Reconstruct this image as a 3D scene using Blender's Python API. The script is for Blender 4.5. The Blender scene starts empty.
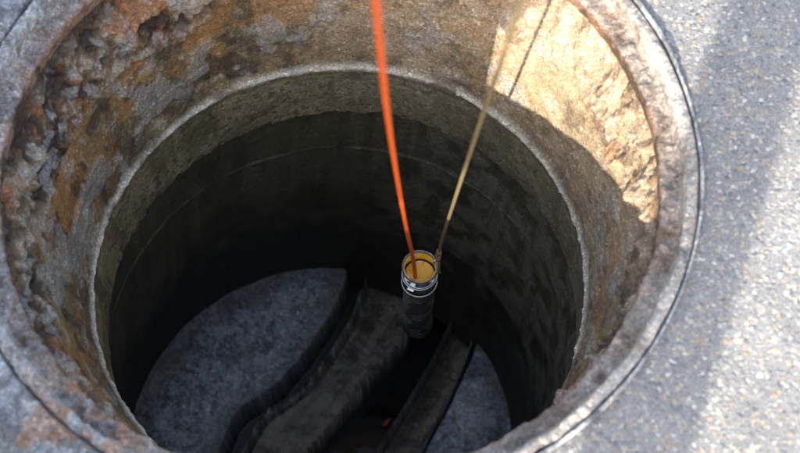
import bpy, math, numpy as np
from mathutils import Vector, Matrix
scene=bpy.context.scene
# ---------------------------------------------------------------- noise
T=np.random.RandomState(3).rand(64,64,64)
def vnoise(P):
    i=np.floor(P).astype(int); f=P-i; f=f*f*f*(f*(f*6-15)+10); i&=63; j=(i+1)&63
    x0,y0,z0=i.T; x1,y1,z1=j.T; fx,fy,fz=f.T
    a=T[x0,y0,z0]*(1-fx)+T[x1,y0,z0]*fx; b=T[x0,y1,z0]*(1-fx)+T[x1,y1,z0]*fx
    c=T[x0,y0,z1]*(1-fx)+T[x1,y0,z1]*fx; d=T[x0,y1,z1]*(1-fx)+T[x1,y1,z1]*fx
    return (a*(1-fy)+b*fy)*(1-fz)+(c*(1-fy)+d*fy)*fz
def fbm(P,s,o=4,off=0.,g=.5):
    Q=P*s+off+17.3; v=0;a=1;t=0
    for k in range(o):
        v=v+a*vnoise(Q);t+=a;a*=g;Q=Q*2.03+5.7
    return v/t           # 0..1 about .5
def ss(a,b,x):
    t=np.clip((x-a)/(b-a),0,1); return t*t*(3-2*t)
def mix(c,d,m):
    return c*(1-m[:,None])+np.array(d)*m[:,None]
# ---------------------------------------------------------------- helpers
def mesh_obj(name,V,F,mat=None,smooth=True,col=None,parent=None):
    me=bpy.data.meshes.new(name)
    me.from_pydata([tuple(v) for v in V] if not isinstance(V,np.ndarray) else V.tolist(),[],F if isinstance(F,list) else F.tolist())
    me.update()
    if smooth: me.polygons.foreach_set('use_smooth',[True]*len(me.polygons))
    if col is not None:
        at=me.color_attributes.new('Col','FLOAT_COLOR','POINT')
        c=np.ones((len(V),4),dtype=np.float32);c[:,:3]=col;at.data.foreach_set('color',c.ravel())
    o=bpy.data.objects.new(name,me);scene.collection.objects.link(o)
    if mat: me.materials.append(mat)
    if parent: o.parent=parent
    return o
def empty(name):
    o=bpy.data.objects.new(name,None);scene.collection.objects.link(o);return o
def gridfaces(nr,nc,wrap=True):
    r=np.arange(nr-1)[:,None];c=np.arange(nc if wrap else nc-1)[None,:]
    c2=(c+1)%nc
    a=r*nc+c;b=r*nc+c2;d=(r+1)*nc+c;e=(r+1)*nc+c2
    return np.stack([a,d,e,b],-1).reshape(-1,4)
def lathe(name,prof,mat,n=96,cx=0,cy=0,parent=None,closed=False,smooth=True):
    V=[];k=len(prof)
    for (r,z) in prof:
        for i in range(n):
            a=2*math.pi*i/n;V.append((cx+r*math.cos(a),cy+r*math.sin(a),z))
    F=gridfaces(k,n).tolist()
    F=[f[::-1] for f in F]
    if closed:
        for i in range(n): F.append([(k-1)*n+i,(k-1)*n+(i+1)%n,(i+1)%n,i])
    return mesh_obj(name,V,F,mat,smooth,parent=parent)
def tube(name,pts,r,mat,seg=16,parent=None):
    cu=bpy.data.curves.new(name,'CURVE');cu.dimensions='3D';cu.bevel_depth=r;cu.bevel_resolution=4;cu.use_fill_caps=True
    sp=cu.splines.new('NURBS');sp.points.add(len(pts)-1)
    for p,q in zip(sp.points,pts): p.co=(*q,1)
    sp.order_u=4;sp.use_endpoint_u=True;sp.resolution_u=12
    o=bpy.data.objects.new(name,cu);scene.collection.objects.link(o);cu.materials.append(mat)
    if parent:o.parent=parent
    return o
class M:
    def __init__(s,name):
        s.m=bpy.data.materials.new(name);s.m.use_nodes=True;s.t=s.m.node_tree;s.n=s.t.nodes;s.b=s.n['Principled BSDF']
    def new(s,t,**k):
        x=s.n.new(t)
        for a,b in k.items():
            if a in x.inputs.keys(): x.inputs[a].default_value=b
            else: setattr(x,a,b)
        return x
    def l(s,a,b): s.t.links.new(a,b)
    def coord(s): return s.new('ShaderNodeTexCoord').outputs['Object']
    def noise(s,sc,det=6,rough=.6,vec=None):
        x=s.new('ShaderNodeTexNoise');x.inputs['Scale'].default_value=sc;x.inputs['Detail'].default_value=det;x.inputs['Roughness'].default_value=rough
        if vec: s.l(vec,x.inputs['Vector'])
        return x
    def vor(s,sc,vec,feat='F1'):
        x=s.new('ShaderNodeTexVoronoi');x.feature=feat;x.inputs['Scale'].default_value=sc;s.l(vec,x.inputs['Vector']);return x
    def ramp(s,inp,stops):
        x=s.new('ShaderNodeValToRGB');e=x.color_ramp.elements
        while len(e)<len(stops): e.new(.5)
        for k,(p,c) in zip(e,stops):
            k.position=p;k.color=(*c,1) if not isinstance(c,(int,float)) else (c,c,c,1)
        s.l(inp,x.inputs['Fac']);return x.outputs['Color']
    def mx(s,a,b,fac=1.,bt='MULTIPLY'):
        x=s.new('ShaderNodeMix');x.data_type='RGBA';x.blend_type=bt
        for sock,v in ((x.inputs[0],fac),(x.inputs[6],a),(x.inputs[7],b)):
            if hasattr(v,'links'): s.l(v,sock)
            elif isinstance(v,tuple): sock.default_value=(*v,1)
            else: sock.default_value=v
        return x.outputs[2]
    def bump(s,h,st=.5,dist=.002,prev=None):
        x=s.new('ShaderNodeBump');x.inputs['Strength'].default_value=st;x.inputs['Distance'].default_value=dist;s.l(h,x.inputs['Height'])
        if prev: s.l(prev,x.inputs['Normal'])
        return x.outputs['Normal']
    def set(s,col=None,rough=None,nrm=None,**k):
        for key,v in (('Base Color',col),('Roughness',rough),('Normal',nrm)):
            if v is None: continue
            if hasattr(v,'links'): s.l(v,s.b.inputs[key])
            elif isinstance(v,tuple): s.b.inputs[key].default_value=(*v,1)
            else: s.b.inputs[key].default_value=v
        for a,b in k.items(): s.b.inputs[a.replace('_',' ')].default_value=b
        return s.m
# ---------------------------------------------------------------- camera
p=1.0997;r=.0142;C=Vector((.0848,-.7914,1.3562))
f=Vector((0,math.cos(p),-math.sin(p)));u=Vector((0,math.sin(p),math.cos(p)));x=Vector((1,0,0))
X=x*math.cos(r)+u*math.sin(r);U=-x*math.sin(r)+u*math.cos(r)
cam=bpy.data.cameras.new('camera');co=bpy.data.objects.new('camera',cam);scene.collection.objects.link(co)
co.matrix_world=Matrix(((X.x,U.x,-f.x,C.x),(X.y,U.y,-f.y,C.y),(X.z,U.z,-f.z,C.z),(0,0,0,1)))
cam.lens=59.2;cam.sensor_width=36;cam.clip_start=.02;cam.clip_end=500
cam.dof.use_dof=True;cam.dof.focus_distance=1.97;cam.dof.aperture_fstop=4.6
scene.camera=co
# ---------------------------------------------------------------- light
EL=math.radians(22);AZ=math.radians(250)   # direction TO the sun, math azimuth from +x
to=Vector((math.cos(AZ)*math.cos(EL),math.sin(AZ)*math.cos(EL),math.sin(EL)))
sd=bpy.data.lights.new('sun','SUN');sd.energy=9.5;sd.angle=math.radians(.55);sd.color=(1,.91,.77)
so=bpy.data.objects.new('sun',sd);scene.collection.objects.link(so);so.rotation_euler=to.to_track_quat('Z','Y').to_euler()
w=bpy.data.worlds.new('World');scene.world=w;w.use_nodes=True
nt=w.node_tree;sky=nt.nodes.new('ShaderNodeTexSky');sky.sky_type='NISHITA';sky.sun_disc=False
sky.sun_elevation=EL;sky.sun_rotation=math.pi/2-AZ;sky.dust_density=3.;sky.air_density=1.;sky.ozone_density=.8
hs=nt.nodes.new('ShaderNodeHueSaturation');hs.inputs['Saturation'].default_value=.7
nt.links.new(sky.outputs[0],hs.inputs['Color'])
nt.links.new(hs.outputs[0],nt.nodes['Background'].inputs[0]);nt.nodes['Background'].inputs[1].default_value=.50
scene.view_settings.view_transform='Standard';scene.view_settings.look='None';scene.view_settings.exposure=0
# ---------------------------------------------------------------- ground
g=M('weathered_asphalt');v=g.coord()
n0=g.noise(5,3,.6,v);wv=g.new('ShaderNodeVectorMath',operation='ADD')
nn=g.noise(260,1,.5,v);sc=g.new('ShaderNodeVectorMath',operation='SCALE');sc.inputs['Scale'].default_value=.006
g.l(nn.outputs['Color'],sc.inputs[0]);g.l(v,wv.inputs[0]);g.l(sc.outputs[0],wv.inputs[1])
vo=g.vor(190,wv.outputs[0]);v2=g.vor(480,wv.outputs[0])
sep=g.new('ShaderNodeSeparateColor');g.l(vo.outputs['Color'],sep.inputs[0])
stones=g.ramp(sep.outputs[0],[(0,(.13,.14,.155)),(.25,(.25,.26,.28)),(.5,(.36,.355,.345)),(.68,(.47,.43,.36)),(.8,(.36,.27,.18)),(.9,(.38,.38,.38)),(1,(.66,.64,.60))])
gap=g.ramp(vo.outputs['Distance'],[(.40,1.),(.72,0.)])
fine=g.ramp(v2.outputs['Distance'],[(0,(.40,.395,.39)),(.7,(.19,.19,.195))])
pres=g.ramp(sep.outputs[1],[(.35,0.),(.45,1.)])
m1=g.mx(gap,pres,1.)
c=g.mx(fine,stones,m1,'MIX')
lg=g.ramp(n0.outputs['Fac'],[(.3,.78),(.7,1.2)])
c=g.mx(c,lg,1.)
bb=g.bump(m1,.7,.0012)
asph=g.set(c,.8,bb)
rr=[.437,.445,.46,.48,.5,.53,.56,.6,.65,.7,.8,.9,1.1,1.4,2,3,5,9,16,30,60,120]
n=360;ang=np.linspace(0,2*np.pi,n,endpoint=False)
P=np.concatenate([np.stack([q*np.cos(ang),q*np.sin(ang),0*ang],1) for q in rr])
rad=np.hypot(P[:,0],P[:,1]);P[:,2]=(fbm(P,9,3)-.5)*.012*ss(.5,.7,rad)+(fbm(P,50,3,9)-.5)*.003
jit=(rad<.438);P[jit,:2]*=(1+(fbm(P[jit],25,3)-.5)[:,None]*.02)
P[jit,2]-=.006
ground=mesh_obj('asphalt_ground',P,gridfaces(len(rr),n)[:, ::-1],asph)
# ---------------------------------------------------------------- shaft
prof=[(-.03,.418),(-.075,.412),(-.10,.405),(-.125,.392),(-.16,.383),(-.19,.377),(-.25,.368),(-.30,.360),(-.338,.354),(-.362,.3525),(-.42,.3520),(-.480,.353),(-.4845,.3545),(-.4865,.358),(-.487,.372),(-.50,.3745),(-.66,.3745),(-.9,.3745),(-1.2,.3745)]
zs=[];rs=[]
for (z0,r0),(z1,r1) in zip(prof[:-1],prof[1:]):
    L=math.hypot(z1-z0,r1-r0);k=max(1,int(L/(.0022 if z0>-.5 else (.003 if z0>-.7 else .006))))
    for i in range(k): zs.append(z0+(z1-z0)*i/k);rs.append(r0+(r1-r0)*i/k)
zs.append(prof[-1][0]);rs.append(prof[-1][1])
zs=np.array(zs);rs=np.array(rs);nr=len(zs);nc=1100
A=np.linspace(0,2*np.pi,nc,endpoint=False)
Z=np.repeat(zs,nc);R=np.repeat(rs,nc);AA=np.tile(A,nr)
cx=np.interp(-Z,[.487,1.15],[0,-.066]);
B=np.stack([R*np.cos(AA),R*np.sin(AA),Z],1)
Bs=B*np.array([1,1,.22])          # stretched vertically: streak coordinates
Bh=B*np.array([.4,.4,2.2])        # stretched horizontally: lift lines
big=fbm(B,9,4);med=fbm(B,32,4,3.);fin=fbm(B,110,3,8.);st=fbm(Bs,38,4,5.);st2=fbm(Bs*np.array([1,1,.35]),60,3,2.)
hz=fbm(Bh,30,4,12.)
zoneA=ss(-.19,-.145,Z+(big-.5)*.13)       # rough mortar
left=ss(-.1,.9,-np.cos(AA-.15))
crust=ss(.52,.60,fbm(B,20,4,11.)+.08*left-.03)
lump=fbm(B,30,6,21.,.6)
disp=np.zeros(len(B))
disp+=zoneA*((lump-.5)*.032+(fin-.5)*.010+crust*.007)
zoneB=(1-zoneA)*ss(-.342,-.33,Z)
spall=ss(.55,.62,fbm(B,16,5,31.,.6)+.09*left*ss(-.34,-.2,Z)-.03)*ss(-.335,-.29,Z)
disp+=zoneB*((med-.5)*.005+(fin-.5)*.002+spall*.004+(hz-.5)*.004)
seamz=-.347+(fbm(B,12,3,2.)-.5)*.004
sw=.0082*(.7+.7*(fbm(B,30,3,77.)))
seam=np.exp(-((Z-seamz)/sw)**2)
gaps=ss(.30,.42,fbm(B,18,4,51.))
disp+=seam*(.25+.75*gaps)*(.005+(fin-.5)*.006)
zoneC=ss(-.352,-.360,Z)*(Z>-.4871)
pit=ss(.62,.70,fbm(B,120,2,14.))
chip=ss(.55,.62,fbm(B,40,3,15.))*ss(-.474,-.484,Z)*(Z>-.4871)
disp+=zoneC*((med-.5)*.003+(fin-.5)*.0012-pit*.0015)-chip*.004
zoneD=(Z<=-.4871)
seam2z=-.628+(fbm(B,7,3)-.5)*.005
s2=np.exp(-((Z-seam2z)/.0038)**2)*(.45+.55*ss(.34,.5,fbm(B,15,3,4.)))
disp+=zoneD*((med-.5)*.004+(fin-.5)*.0012+s2*.003+.003*ss(-.003,.003,Z-seam2z))
R2=R-disp
P=np.stack([R2*np.cos(AA)+cx,R2*np.sin(AA),Z],1)
# colour (albedo) ---------------------------------------------------
N=len(B);c=np.tile(np.array([.205,.153,.080]),(N,1))
c=mix(c,(.29,.225,.13),ss(.45,.7,big))
c=mix(c,(.10,.078,.045),ss(.48,.66,st)*.8)
c=mix(c,(.10,.082,.05),ss(.50,.64,fbm(B,16,6,66.,.65))*.75)
c=mix(c,(.34,.17,.055),ss(.48,.62,fbm(B,11,6,61.,.6)+.03*left)*ss(-.36,-.22,Z)*.75)     # ochre
c=mix(c,(.42,.39,.33),ss(.56,.67,fbm(B,26,6,71.,.65))*.6)                      # pale lime
c=mix(c,(.055,.04,.028),ss(.58,.66,fbm(B,36,5,81.))*.75)
ca=np.tile(np.array([.145,.09,.052]),(N,1))
ca=mix(ca,(.35,.29,.22),ss(.50,.62,lump))
ca=mix(ca,(.30,.115,.035),ss(.51,.62,fbm(B,17,6,91.,.6))*.75)
ca=mix(ca,(.025,.017,.012),ss(.48,.38,lump)*.9)
ca=mix(ca,(.36,.355,.35),ss(.57,.64,fbm(B,48,5,95.))*.55)
c=c*(1-zoneA[:,None])+ca*zoneA[:,None]
c=mix(c,(.035,.02,.012),ss(-.105,-.06,Z)*ss(.38,.48,big+.06*left)*.85)        # dark rust, with the shade under the casting painted in
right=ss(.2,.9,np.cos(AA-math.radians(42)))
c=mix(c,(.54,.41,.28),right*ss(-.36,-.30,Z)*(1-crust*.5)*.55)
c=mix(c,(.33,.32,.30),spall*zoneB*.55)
# ring C
cc=np.tile(np.array([.26,.22,.125]),(N,1))
cc=mix(cc,(.12,.105,.055),ss(.46,.64,st)*.8)
cc=mix(cc,(.33,.30,.21),ss(.52,.7,med)*.5)
cc=mix(cc,(.08,.07,.05),pit*.7)
cc=mix(cc,(.10,.09,.05),ss(.5,.62,fbm(B,18,5,36.,.6))*.5)
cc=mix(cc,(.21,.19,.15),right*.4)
m=zoneC[:,None];c=c*(1-m)+cc*m
c=mix(c,(.80,.76,.66),seam*(.35+.65*gaps)*.97)
c=mix(c,(.06,.05,.03),np.exp(-((Z-seamz+.016)/.003)**2)*.5)
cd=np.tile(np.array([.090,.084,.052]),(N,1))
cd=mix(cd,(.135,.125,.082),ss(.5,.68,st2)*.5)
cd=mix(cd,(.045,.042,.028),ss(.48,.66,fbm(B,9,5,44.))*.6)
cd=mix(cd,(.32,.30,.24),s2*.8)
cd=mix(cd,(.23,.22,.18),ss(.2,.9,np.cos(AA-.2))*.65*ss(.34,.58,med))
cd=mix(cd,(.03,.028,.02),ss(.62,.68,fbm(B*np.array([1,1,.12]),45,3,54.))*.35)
cd=mix(cd,(.018,.017,.015),ss(-.78,-.98,Z+(med-.5)*.2)*.8)  # painted shade: wall colour falls to near black at the chamber base
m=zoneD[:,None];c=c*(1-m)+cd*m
def rough_concrete(name,sc=1,rough=(.55,.95),kk=(.62,1.38),sp=(.65,1.6),bs=.6):
    s=M(name);v=s.coord();a=s.new('ShaderNodeVertexColor',layer_name='Col')
    n1=s.noise(420*sc,3,.65,v);v1=s.vor(330*sc,v)
    k=s.ramp(n1.outputs['Fac'],[(.32,kk[0]),(.5,1.),(.68,kk[1])])
    sep=s.new('ShaderNodeSeparateColor');s.l(v1.outputs['Color'],sep.inputs[0])
    k3=s.ramp(sep.outputs[0],[(0,sp[0]),(.5,1.),(.92,1.05),(.97,sp[1])])
    col=s.mx(a.outputs['Color'],k);col=s.mx(col,k3)
    b=s.bump(n1.outputs['Fac'],bs,.0016)
    ro=s.ramp(n1.outputs['Fac'],[(.35,rough[0]),(.65,rough[1])])
    return s.set(col,ro,b)
conc=rough_concrete('stained_concrete',1,(.42,.85),(.55,1.45))
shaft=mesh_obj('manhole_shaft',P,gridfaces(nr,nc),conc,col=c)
# ---------------------------------------------------------------- iron frame
fp=[(.4385,-.03),(.4385,-.003),(.4365,.002),(.4265,.003),(.4245,.0005),(.4225,-.006),(.4215,-.020),(.4190,-.0245),(.4020,-.026),(.3985,-.0285),(.3975,-.034),(.3990,-.050),(.4080,-.062),(.4160,-.075)]
fr=[];
for (a0,b0),(a1,b1) in zip(fp[:-1],fp[1:]):
    k=max(1,int(math.hypot(a1-a0,b1-b0)/.0022))
    for i in range(k): fr.append((a0+(a1-a0)*i/k,b0+(b1-b0)*i/k))
fr.append(fp[-1]);fr=np.array(fr);nf=len(fr);nc2=1100
A=np.linspace(0,2*np.pi,nc2,endpoint=False)
R=np.repeat(fr[:,0],nc2);Z=np.repeat(fr[:,1],nc2);AA=np.tile(A,nf)
B=np.stack([R*np.cos(AA),R*np.sin(AA),Z],1)
lf=ss(-.2,.8,-np.cos(AA-.6))
n1=fbm(B,30,5,0,.6);n2=fbm(B,120,3,4.);n3=fbm(B,10,3,9.)
blob=ss(.54,.62,fbm(B,40,5,12.,.6))
d=((n1-.5)*.008+(n2-.5)*.004)*(1+.9*lf)
scab=ss(.52,.56,fbm(B,26,5,82.,.6))*lf*(Z>-.03)
R2=R-d*.8;Z2=Z+d*.9+blob*.002+scab*.004
P=np.stack([R2*np.cos(AA),R2*np.sin(AA),Z2],1)
N=len(P);c=np.tile(np.array([.30,.30,.305]),(N,1))
lowz=ss(-.018,-.034,Z)
step=ss(-.004,-.018,Z)*(1-lowz)
c=mix(c,(.44,.42,.39),ss(.48,.62,n3)*.6)
c=mix(c,(.30,.19,.12),ss(.52,.64,fbm(B,22,6,33.,.65))*.45)
c=mix(c,(.56,.55,.53),blob*.6)
c=mix(c,(.08,.065,.055),ss(.55,.65,fbm(B,60,5,41.,.6))*.6)
c=mix(c,(.20,.145,.105),step*.4)
c=mix(c,(.20,.09,.04),lowz*.8)
c=mix(c,(.05,.035,.025),lowz*ss(.48,.58,fbm(B,26,4,3.))*.8)
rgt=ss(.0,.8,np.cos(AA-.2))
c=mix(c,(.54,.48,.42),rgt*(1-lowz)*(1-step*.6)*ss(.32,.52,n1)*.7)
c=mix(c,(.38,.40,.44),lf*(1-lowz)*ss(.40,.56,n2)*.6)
c=mix(c,(.42,.17,.05),np.exp(-((AA-math.radians(233))/.14)**2)*ss(.42,.52,n1)*.8)
iron=rough_concrete('rusty_iron',.9,(.4,.75))
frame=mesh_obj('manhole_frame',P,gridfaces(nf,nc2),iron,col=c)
# mortar bed round the casting (wider on the left and bottom-left)
nr3,nc3=26,720
A=np.linspace(0,2*np.pi,nc3,endpoint=False);tt=np.linspace(0,1,nr3)
AA=np.tile(A,nr3);t3=np.repeat(tt,nc3)
Bc=np.stack([.45*np.cos(AA),.45*np.sin(AA),0*AA],1)
lm_=ss(-.1,.8,-np.cos(AA-.35))
wd=.004+.055*lm_+(fbm(Bc,9,4,8.)-.5)*.04*(lm_+.08)
wd=np.maximum(wd,.002)
R=.4395+wd*t3
B=np.stack([R*np.cos(AA),R*np.sin(AA),0*AA],1)
n1=fbm(B,45,5,3.,.6)
zc=.0065+(n1-.5)*.010-.012*ss(.75,1,t3)-.010*ss(.08,0,t3)
P=B.copy();P[:,2]=zc
c=np.tile(np.array([.33,.345,.375]),(len(P),1))
c=mix(c,(.16,.165,.18),ss(.48,.60,n1));c=mix(c,(.52,.52,.52),ss(.54,.64,fbm(B,30,5,7.,.6))*.7)
c=mix(c,(.34,.17,.08),ss(.54,.62,fbm(B,18,5,27.,.6))*.6*lm_);c=mix(c,(.06,.055,.05),ss(.05,0,t3)*.8)
mesh_obj('mortar_bed',P,gridfaces(nr3,nc3)[:, ::-1],rough_concrete('mortar',.7,(.7,.95)),col=c)
# ---------------------------------------------------------------- chamber floor
S=.0025;xs=np.arange(-.48,.35,S);ys=np.arange(-.42,.42,S)
gx,gy=np.meshgrid(xs,ys);gx=gx.ravel();gy=gy.ravel()
B=np.stack([gx,gy,0*gx],1)
wob=(fbm(B,14,4)-.5)*.010+(fbm(B,70,4,8.,.6)-.5)*.004
L1=np.interp(gy,[-.4,-.2,-.017,.05,.073,.128,.20,.274,.338,.42],[-.40,-.32,-.262,-.240,-.222,-.150,-.098,-.055,-.03,-.02])+wob
L2=np.interp(gy,[-.4,-.015,.120,.231,.33,.42],[-.38,-.098,.008,.099,.13,.15])+wob*.3
R1=np.interp(gy,[-.4,-.012,.078,.176,.26,.42],[-.15,.042,.095,.151,.19,.25])+wob*.3
R2_=np.interp(gy,[-.4,-.012,.079,.177,.26,.42],[-.03,.142,.190,.233,.26,.30])+wob*.3
LA=L1+.045+.006*np.sin(gy*14)       # left edge of the inner slab
zf=.022*ss(.05,.32,np.hypot(gx+.066,gy))+(fbm(B,6,4,2.)-.5)*.022+(fbm(B,60,4,3.)-.5)*.005
def inr(a,b,k=.003): return ss(0,k,gx-a)*ss(0,k,b-gx)
mG=inr(L1,LA);mA=inr(LA,L2);mW=inr(L2,R1);mB=inr(R1,R2_-.012);mH=inr(R2_-.012,R2_)
tA=np.clip((gx-LA)/(L2-LA+1e-6),0,1);tB=np.clip((gx-R1)/(R2_-R1+1e-6),0,1)
sm=(fbm(B,30,4,6.)-.5)*.005
zf=zf*(1-mG)+mG*(-.082)
zf=zf*(1-mA)+mA*(-.062-.018*tA+sm)
zf=zf*(1-mB)+mB*(-.076+.014*tB+sm)
zf=zf*(1-mW)+mW*(-.12)
zf=zf*(1-mH)+mH*(-.085)
Pf=np.stack([gx,gy,zf-1.15],1)
N=len(B);g1=fbm(B,34,6,4.,.7);g2=fbm(B,150,4,9.,.6)
c=np.tile(np.array([.40,.45,.52]),(N,1))
c=mix(c,(.19,.22,.25),ss(.46,.57,g1)*.8)
c=mix(c,(.72,.77,.82),ss(.54,.63,g2)*.6)
c=mix(c,(.10,.10,.10),ss(.55,.63,fbm(B,90,5,19.,.65))*.7)
c=mix(c,(.30,.27,.20),ss(.5,.60,fbm(B,11,5,29.,.6))*.4)
c=mix(c,(.66,.66,.65),ss(.58,.63,fbm(B,16,6,39.,.7))*.45)
c=mix(c,(.12,.12,.12),ss(.29,.36,np.hypot(gx+.066,gy)+(g1-.5)*.1)*.65)  # shading along the foot of the wall painted into the floor colour
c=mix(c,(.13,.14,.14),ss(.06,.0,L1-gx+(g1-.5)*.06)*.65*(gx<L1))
stk=fbm(B@np.array([[.85,-.5,0],[.5,.85,0],[0,0,1]]).T*np.array([1,.15,1]),50,5,0,.6)
ca=np.tile(np.array([.13,.108,.085]),(N,1));ca=mix(ca,(.28,.235,.185),ss(.44,.58,stk));ca=mix(ca,(.05,.045,.04),ss(.48,.6,g1)*.7)
for mm in (mA,mB): c=c*(1-mm[:,None])+ca*mm[:,None]
c=mix(c,(.02,.018,.017),np.clip(mG+mH,0,1)*.95)
c=mix(c,(.012,.012,.013),mW)
nb=rough_concrete('benching_concrete',.8,(.16,.45),(.65,1.38),(.75,1.45),.35)
nxx=len(xs);nyy=len(ys)
Fc=gridfaces(nyy,nxx,False)[:, ::-1]
cen=Pf[Fc].mean(1);keep=np.hypot(cen[:,0]+.066,cen[:,1])<.40
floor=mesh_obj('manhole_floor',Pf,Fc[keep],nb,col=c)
wm=M('dark_water');v=wm.coord();wt=wm.set((.006,.007,.008),.06,wm.bump(wm.noise(25,2,.5,v).outputs['Fac'],.15,.002),IOR=1.33)
wa=mesh_obj('water',[(-.42,-.36,-1.245),(.2,-.36,-1.245),(.3,.36,-1.245),(-.1,.36,-1.245)],[[0,1,2,3]],wt,False)
lm=M('dead_leaf');lm.set((.50,.12,.025),.7)
lv=[];m_=9
for i in range(m_):
    t=i/(m_-1);wd_=.007*math.sin(math.pi*min(1,t*1.0))**.8+.0004
    for s in (-1,0,1): lv.append((.054+.024*t-.008*t*t+ s*wd_*.3,.072+.010*t+s*wd_,-1.2405+.004*abs(s)+.004*t*t))
mesh_obj('fallen_leaf',lv,gridfaces(m_,3,False).tolist(),lm.m)
# ---------------------------------------------------------------- bailer
bx,by=.1145,.020
bl=empty('groundwater_bailer')
gm=M('clear_plastic');gm.set((.93,.95,.92),.06,IOR=1.45,Transmission_Weight=.95)
t_=-.362;K=.94
def LP(name,pr,mat,n): return lathe(name,[(a*K,b) for a,b in pr],mat,n,bx,by,bl,closed=(name not in('amber_liquid','bottom_plug')))
LP('clear_collar',[(.0235,t_-.052),(.0238,t_-.004),(.0255,t_),(.0278,t_-.0005),(.0282,t_-.004),(.0266,t_-.009),(.0262,t_-.024),(.0264,t_-.052)],gm.m,72)
am=M('amber_liquid');am.set((.72,.34,.008),.10)
LP('amber_liquid',[(.0001,t_-.027),(.0224,t_-.027),(.0228,t_-.026),(.0228,t_-.048),(.0001,t_-.048)],am.m,48)
mm_=M('steel');mm_.set((.62,.61,.58),.28,Metallic=1.)
bk=M('dark_foot_valve');bk.set((.05,.05,.05),.4)
def ring(name,z,h,r0,r1,mat): return LP(name,[(r0,z),(r0,z+h),(r0+.0006,z+h+.0006),(r1-.0006,z+h+.0006),(r1,z+h),(r1,z),(r1-.0006,z-.0006),(r0+.0006,z-.0006)],mat,72)
ring('hose_clamp',t_-.036,.009,.0266,.0285,mm_.m)
ring('lower_band',t_-.054,.004,.0262,.0290,mm_.m)
def box(name,c0,s,mat,parent,rot=None):
    V=[((i-.5)*s[0],(j-.5)*s[1],(k-.5)*s[2]) for i in(0,1) for j in(0,1) for k in(0,1)]
    F=[[0,1,3,2],[4,6,7,5],[0,4,5,1],[2,3,7,6],[0,2,6,4],[1,5,7,3]]
    o=mesh_obj(name,V,F,mat,False,parent=parent);o.location=c0
    if rot:o.rotation_euler=rot
    b=o.modifiers.new('b','BEVEL');b.width=min(s)*.18;b.segments=2
    return o
box('clamp_screw',(bx-.013,by-.0245,t_-.031),(.011,.005,.007),mm_.m,bl,(0,0,-.45))
dm=M('braided_body');v=dm.coord()
nb_,nz_=144,170;zz=np.linspace(t_-.052,t_-.235,nz_);AA=np.linspace(0,2*np.pi,nb_,endpoint=False)
gz,ga=np.meshgrid(zz,AA,indexing='ij');gz=gz.ravel();ga=ga.ravel()
k=.5+.5*np.sin(ga*14+gz*700);k2=.5+.5*np.sin(ga*14-gz*700)
prfl=K*np.interp(-gz,[-t_+.052,-t_+.056,-t_+.195,-t_+.20,-t_+.215,-t_+.235],[.0240,.0242,.0242,.0255,.0255,.012])
rad=prfl+.0009*np.maximum(k,k2)
Pb=np.stack([bx+rad*np.cos(ga),by+rad*np.sin(ga),gz],1)
wr=fbm(Pb,60,3)
cb=np.tile(np.array([.05,.05,.053]),(len(Pb),1));cb=mix(cb,(.34,.34,.35),ss(.72,1,np.maximum(k,k2))*ss(.35,.6,wr));cb=mix(cb,(.012,.012,.012),ss(-.50,-.59,gz)*.8)  # last mix paints the lower end fading into the shade of the shaft
at=dm.new('ShaderNodeVertexColor',layer_name='Col');dm.set(at.outputs['Color'],.28)
mesh_obj('sample_tube',Pb,gridfaces(nz_,nb_),dm.m,col=cb,parent=bl)
LP('bottom_plug',[(.0125,t_-.234),(.011,t_-.246),(.006,t_-.252),(.0001,t_-.253)],bk.m,32)
# ropes
om=M('orange_tube');v=om.coord();om.set((.72,.115,.018),.42,om.bump(om.noise(300,2,.5,v).outputs['Fac'],.15,.0005))
tube('orange_tube',[(.050,-.62,1.75),(.060,-.40,1.10),(.0655,-.247,.632),(.071,-.152,.330),(.0815,-.066,.042),(.094,-.018,-.18),(.1035,.006,-.30),(.1065,.010,-.345),(.108,.012,-.383)],.0030,om.m)
ym=M('braided_cord');v=ym.coord();wv=ym.new('ShaderNodeTexWave');wv.inputs['Scale'].default_value=90;wv.inputs['Distortion'].default_value=1.5;wv.bands_direction='Z';ym.l(v,wv.inputs['Vector'])
yc=ym.ramp(wv.outputs['Fac'],[(0,(.10,.07,.028)),(1,(.22,.165,.08))])
ym.set(yc,.8,ym.bump(wv.outputs['Fac'],.8,.001))
cord=empty('sampling_cord')
tube('cord_line',[(.178,-.62,1.75),(.172,-.40,1.10),(.1665,-.247,.63),(.163,-.106,.246),(.153,-.030,-.05),(.146,.018,-.24),(.1425,.036,-.325),(.1415,.034,-.350)],.0024,ym.m,parent=cord)
def torus(name,c0,R,r,mat,rot,parent):
    V=[];n1,n2=32,12
    for i in range(n1):
        a=2*math.pi*i/n1
        for j in range(n2):
            b=2*math.pi*j/n2;V.append(((R+r*math.cos(b))*math.cos(a),(R+r*math.cos(b))*math.sin(a),r*math.sin(b)))
    F=[[i*n2+j,((i+1)%n1)*n2+j,((i+1)%n1)*n2+(j+1)%n2,i*n2+(j+1)%n2] for i in range(n1) for j in range(n2)]
    o=mesh_obj(name,V,F,mat,True,parent=parent);o.location=c0;o.rotation_euler=rot;return o
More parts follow.
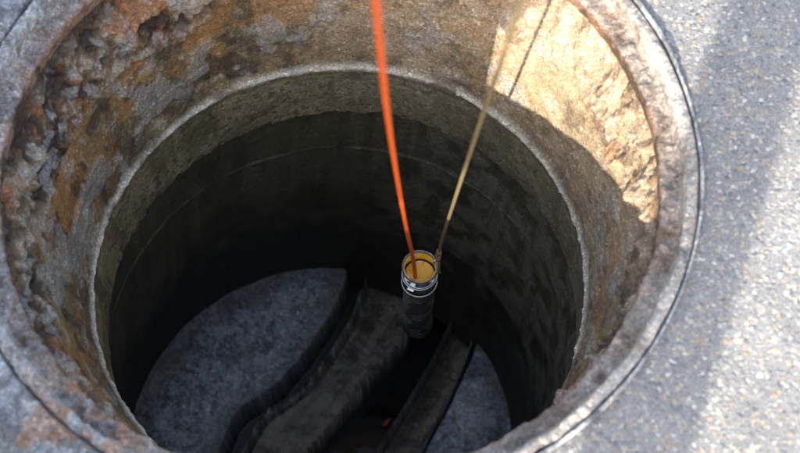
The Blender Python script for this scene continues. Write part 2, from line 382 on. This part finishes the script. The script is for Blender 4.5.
torus('knot_loop',(.1404,.033,-.352),.0038,.0020,ym.m,(1.2,.2,.5),cord)
torus('knot_loop_2',(.1412,.034,-.343),.0028,.0019,ym.m,(.3,.4,.2),cord)
torus('knot_loop_3',(.1402,.033,-.360),.0030,.0019,ym.m,(.2,-.4,.9),cord)
tube('cord_tail',[(.1404,.034,-.350),(.1427,.031,-.362),(.1422,.026,-.378),(.1437,.022,-.39)],.0016,ym.m,parent=cord)
torus('bail_ring',(.1380,.031,-.368),.0055,.0011,mm_.m,(1.4,0,.8),bl)
# ---------------------------------------------------------------- unseen boards added behind the photographer to cast the shade
hv=Vector((.94,-.342,0));hu=Vector((.342,.94,0))
pl=M('plywood');v=pl.coord();wn=pl.noise(6,5,.6,v);pl.set(pl.ramp(wn.outputs['Fac'],[(.3,(.30,.20,.11)),(.7,(.45,.33,.2))]),.7)
ho=empty('shade_blocker')
yaw=math.atan2(hv.y,hv.x)
def blocker_panel(name,v0,v1,h,z0=.0,uu=-1.6,th=.018):
    c0=hv*((v0+v1)/2)+hu*uu;box(name,(c0.x,c0.y,z0+h/2),(v1-v0,th,h),pl.m,ho,(0,0,yaw))
blocker_panel('blocker_panel_1',-1.75,-.80,1.4);blocker_panel('blocker_panel_2',-.797,.10,1.4);blocker_panel('blocker_panel_3',.385,.500,1.4)
for i,q in enumerate((-1.7,-.80,.06,.442)): blocker_panel('blocker_post_%d'%i,q-.035,q+.035,1.5,0,-1.655,.07)
blocker_panel('blocker_brace',-1.72,.48,.09,.02,-1.60+.03,.03)
out=[(.06,1.4),(.215,1.4),(.22,1.0),(.215,.86),(.19,.76),(.165,.70),(.135,.67),(.115,.62),(.06,.60)]  # added board, outline shaped to throw the dark blob above the sunlit patch
V=[];k=len(out)
for th in (.012,.026):
    for (a,b) in out:
        q=hv*a+hu*(-1.6+th);V.append((q.x,q.y,b))
F=[list(range(k))[::-1],list(range(k,2*k))]+[[i,(i+1)%k,k+(i+1)%k,k+i] for i in range(k)]
mesh_obj('blocker_cutout',V,F,pl.m,False,parent=ho)
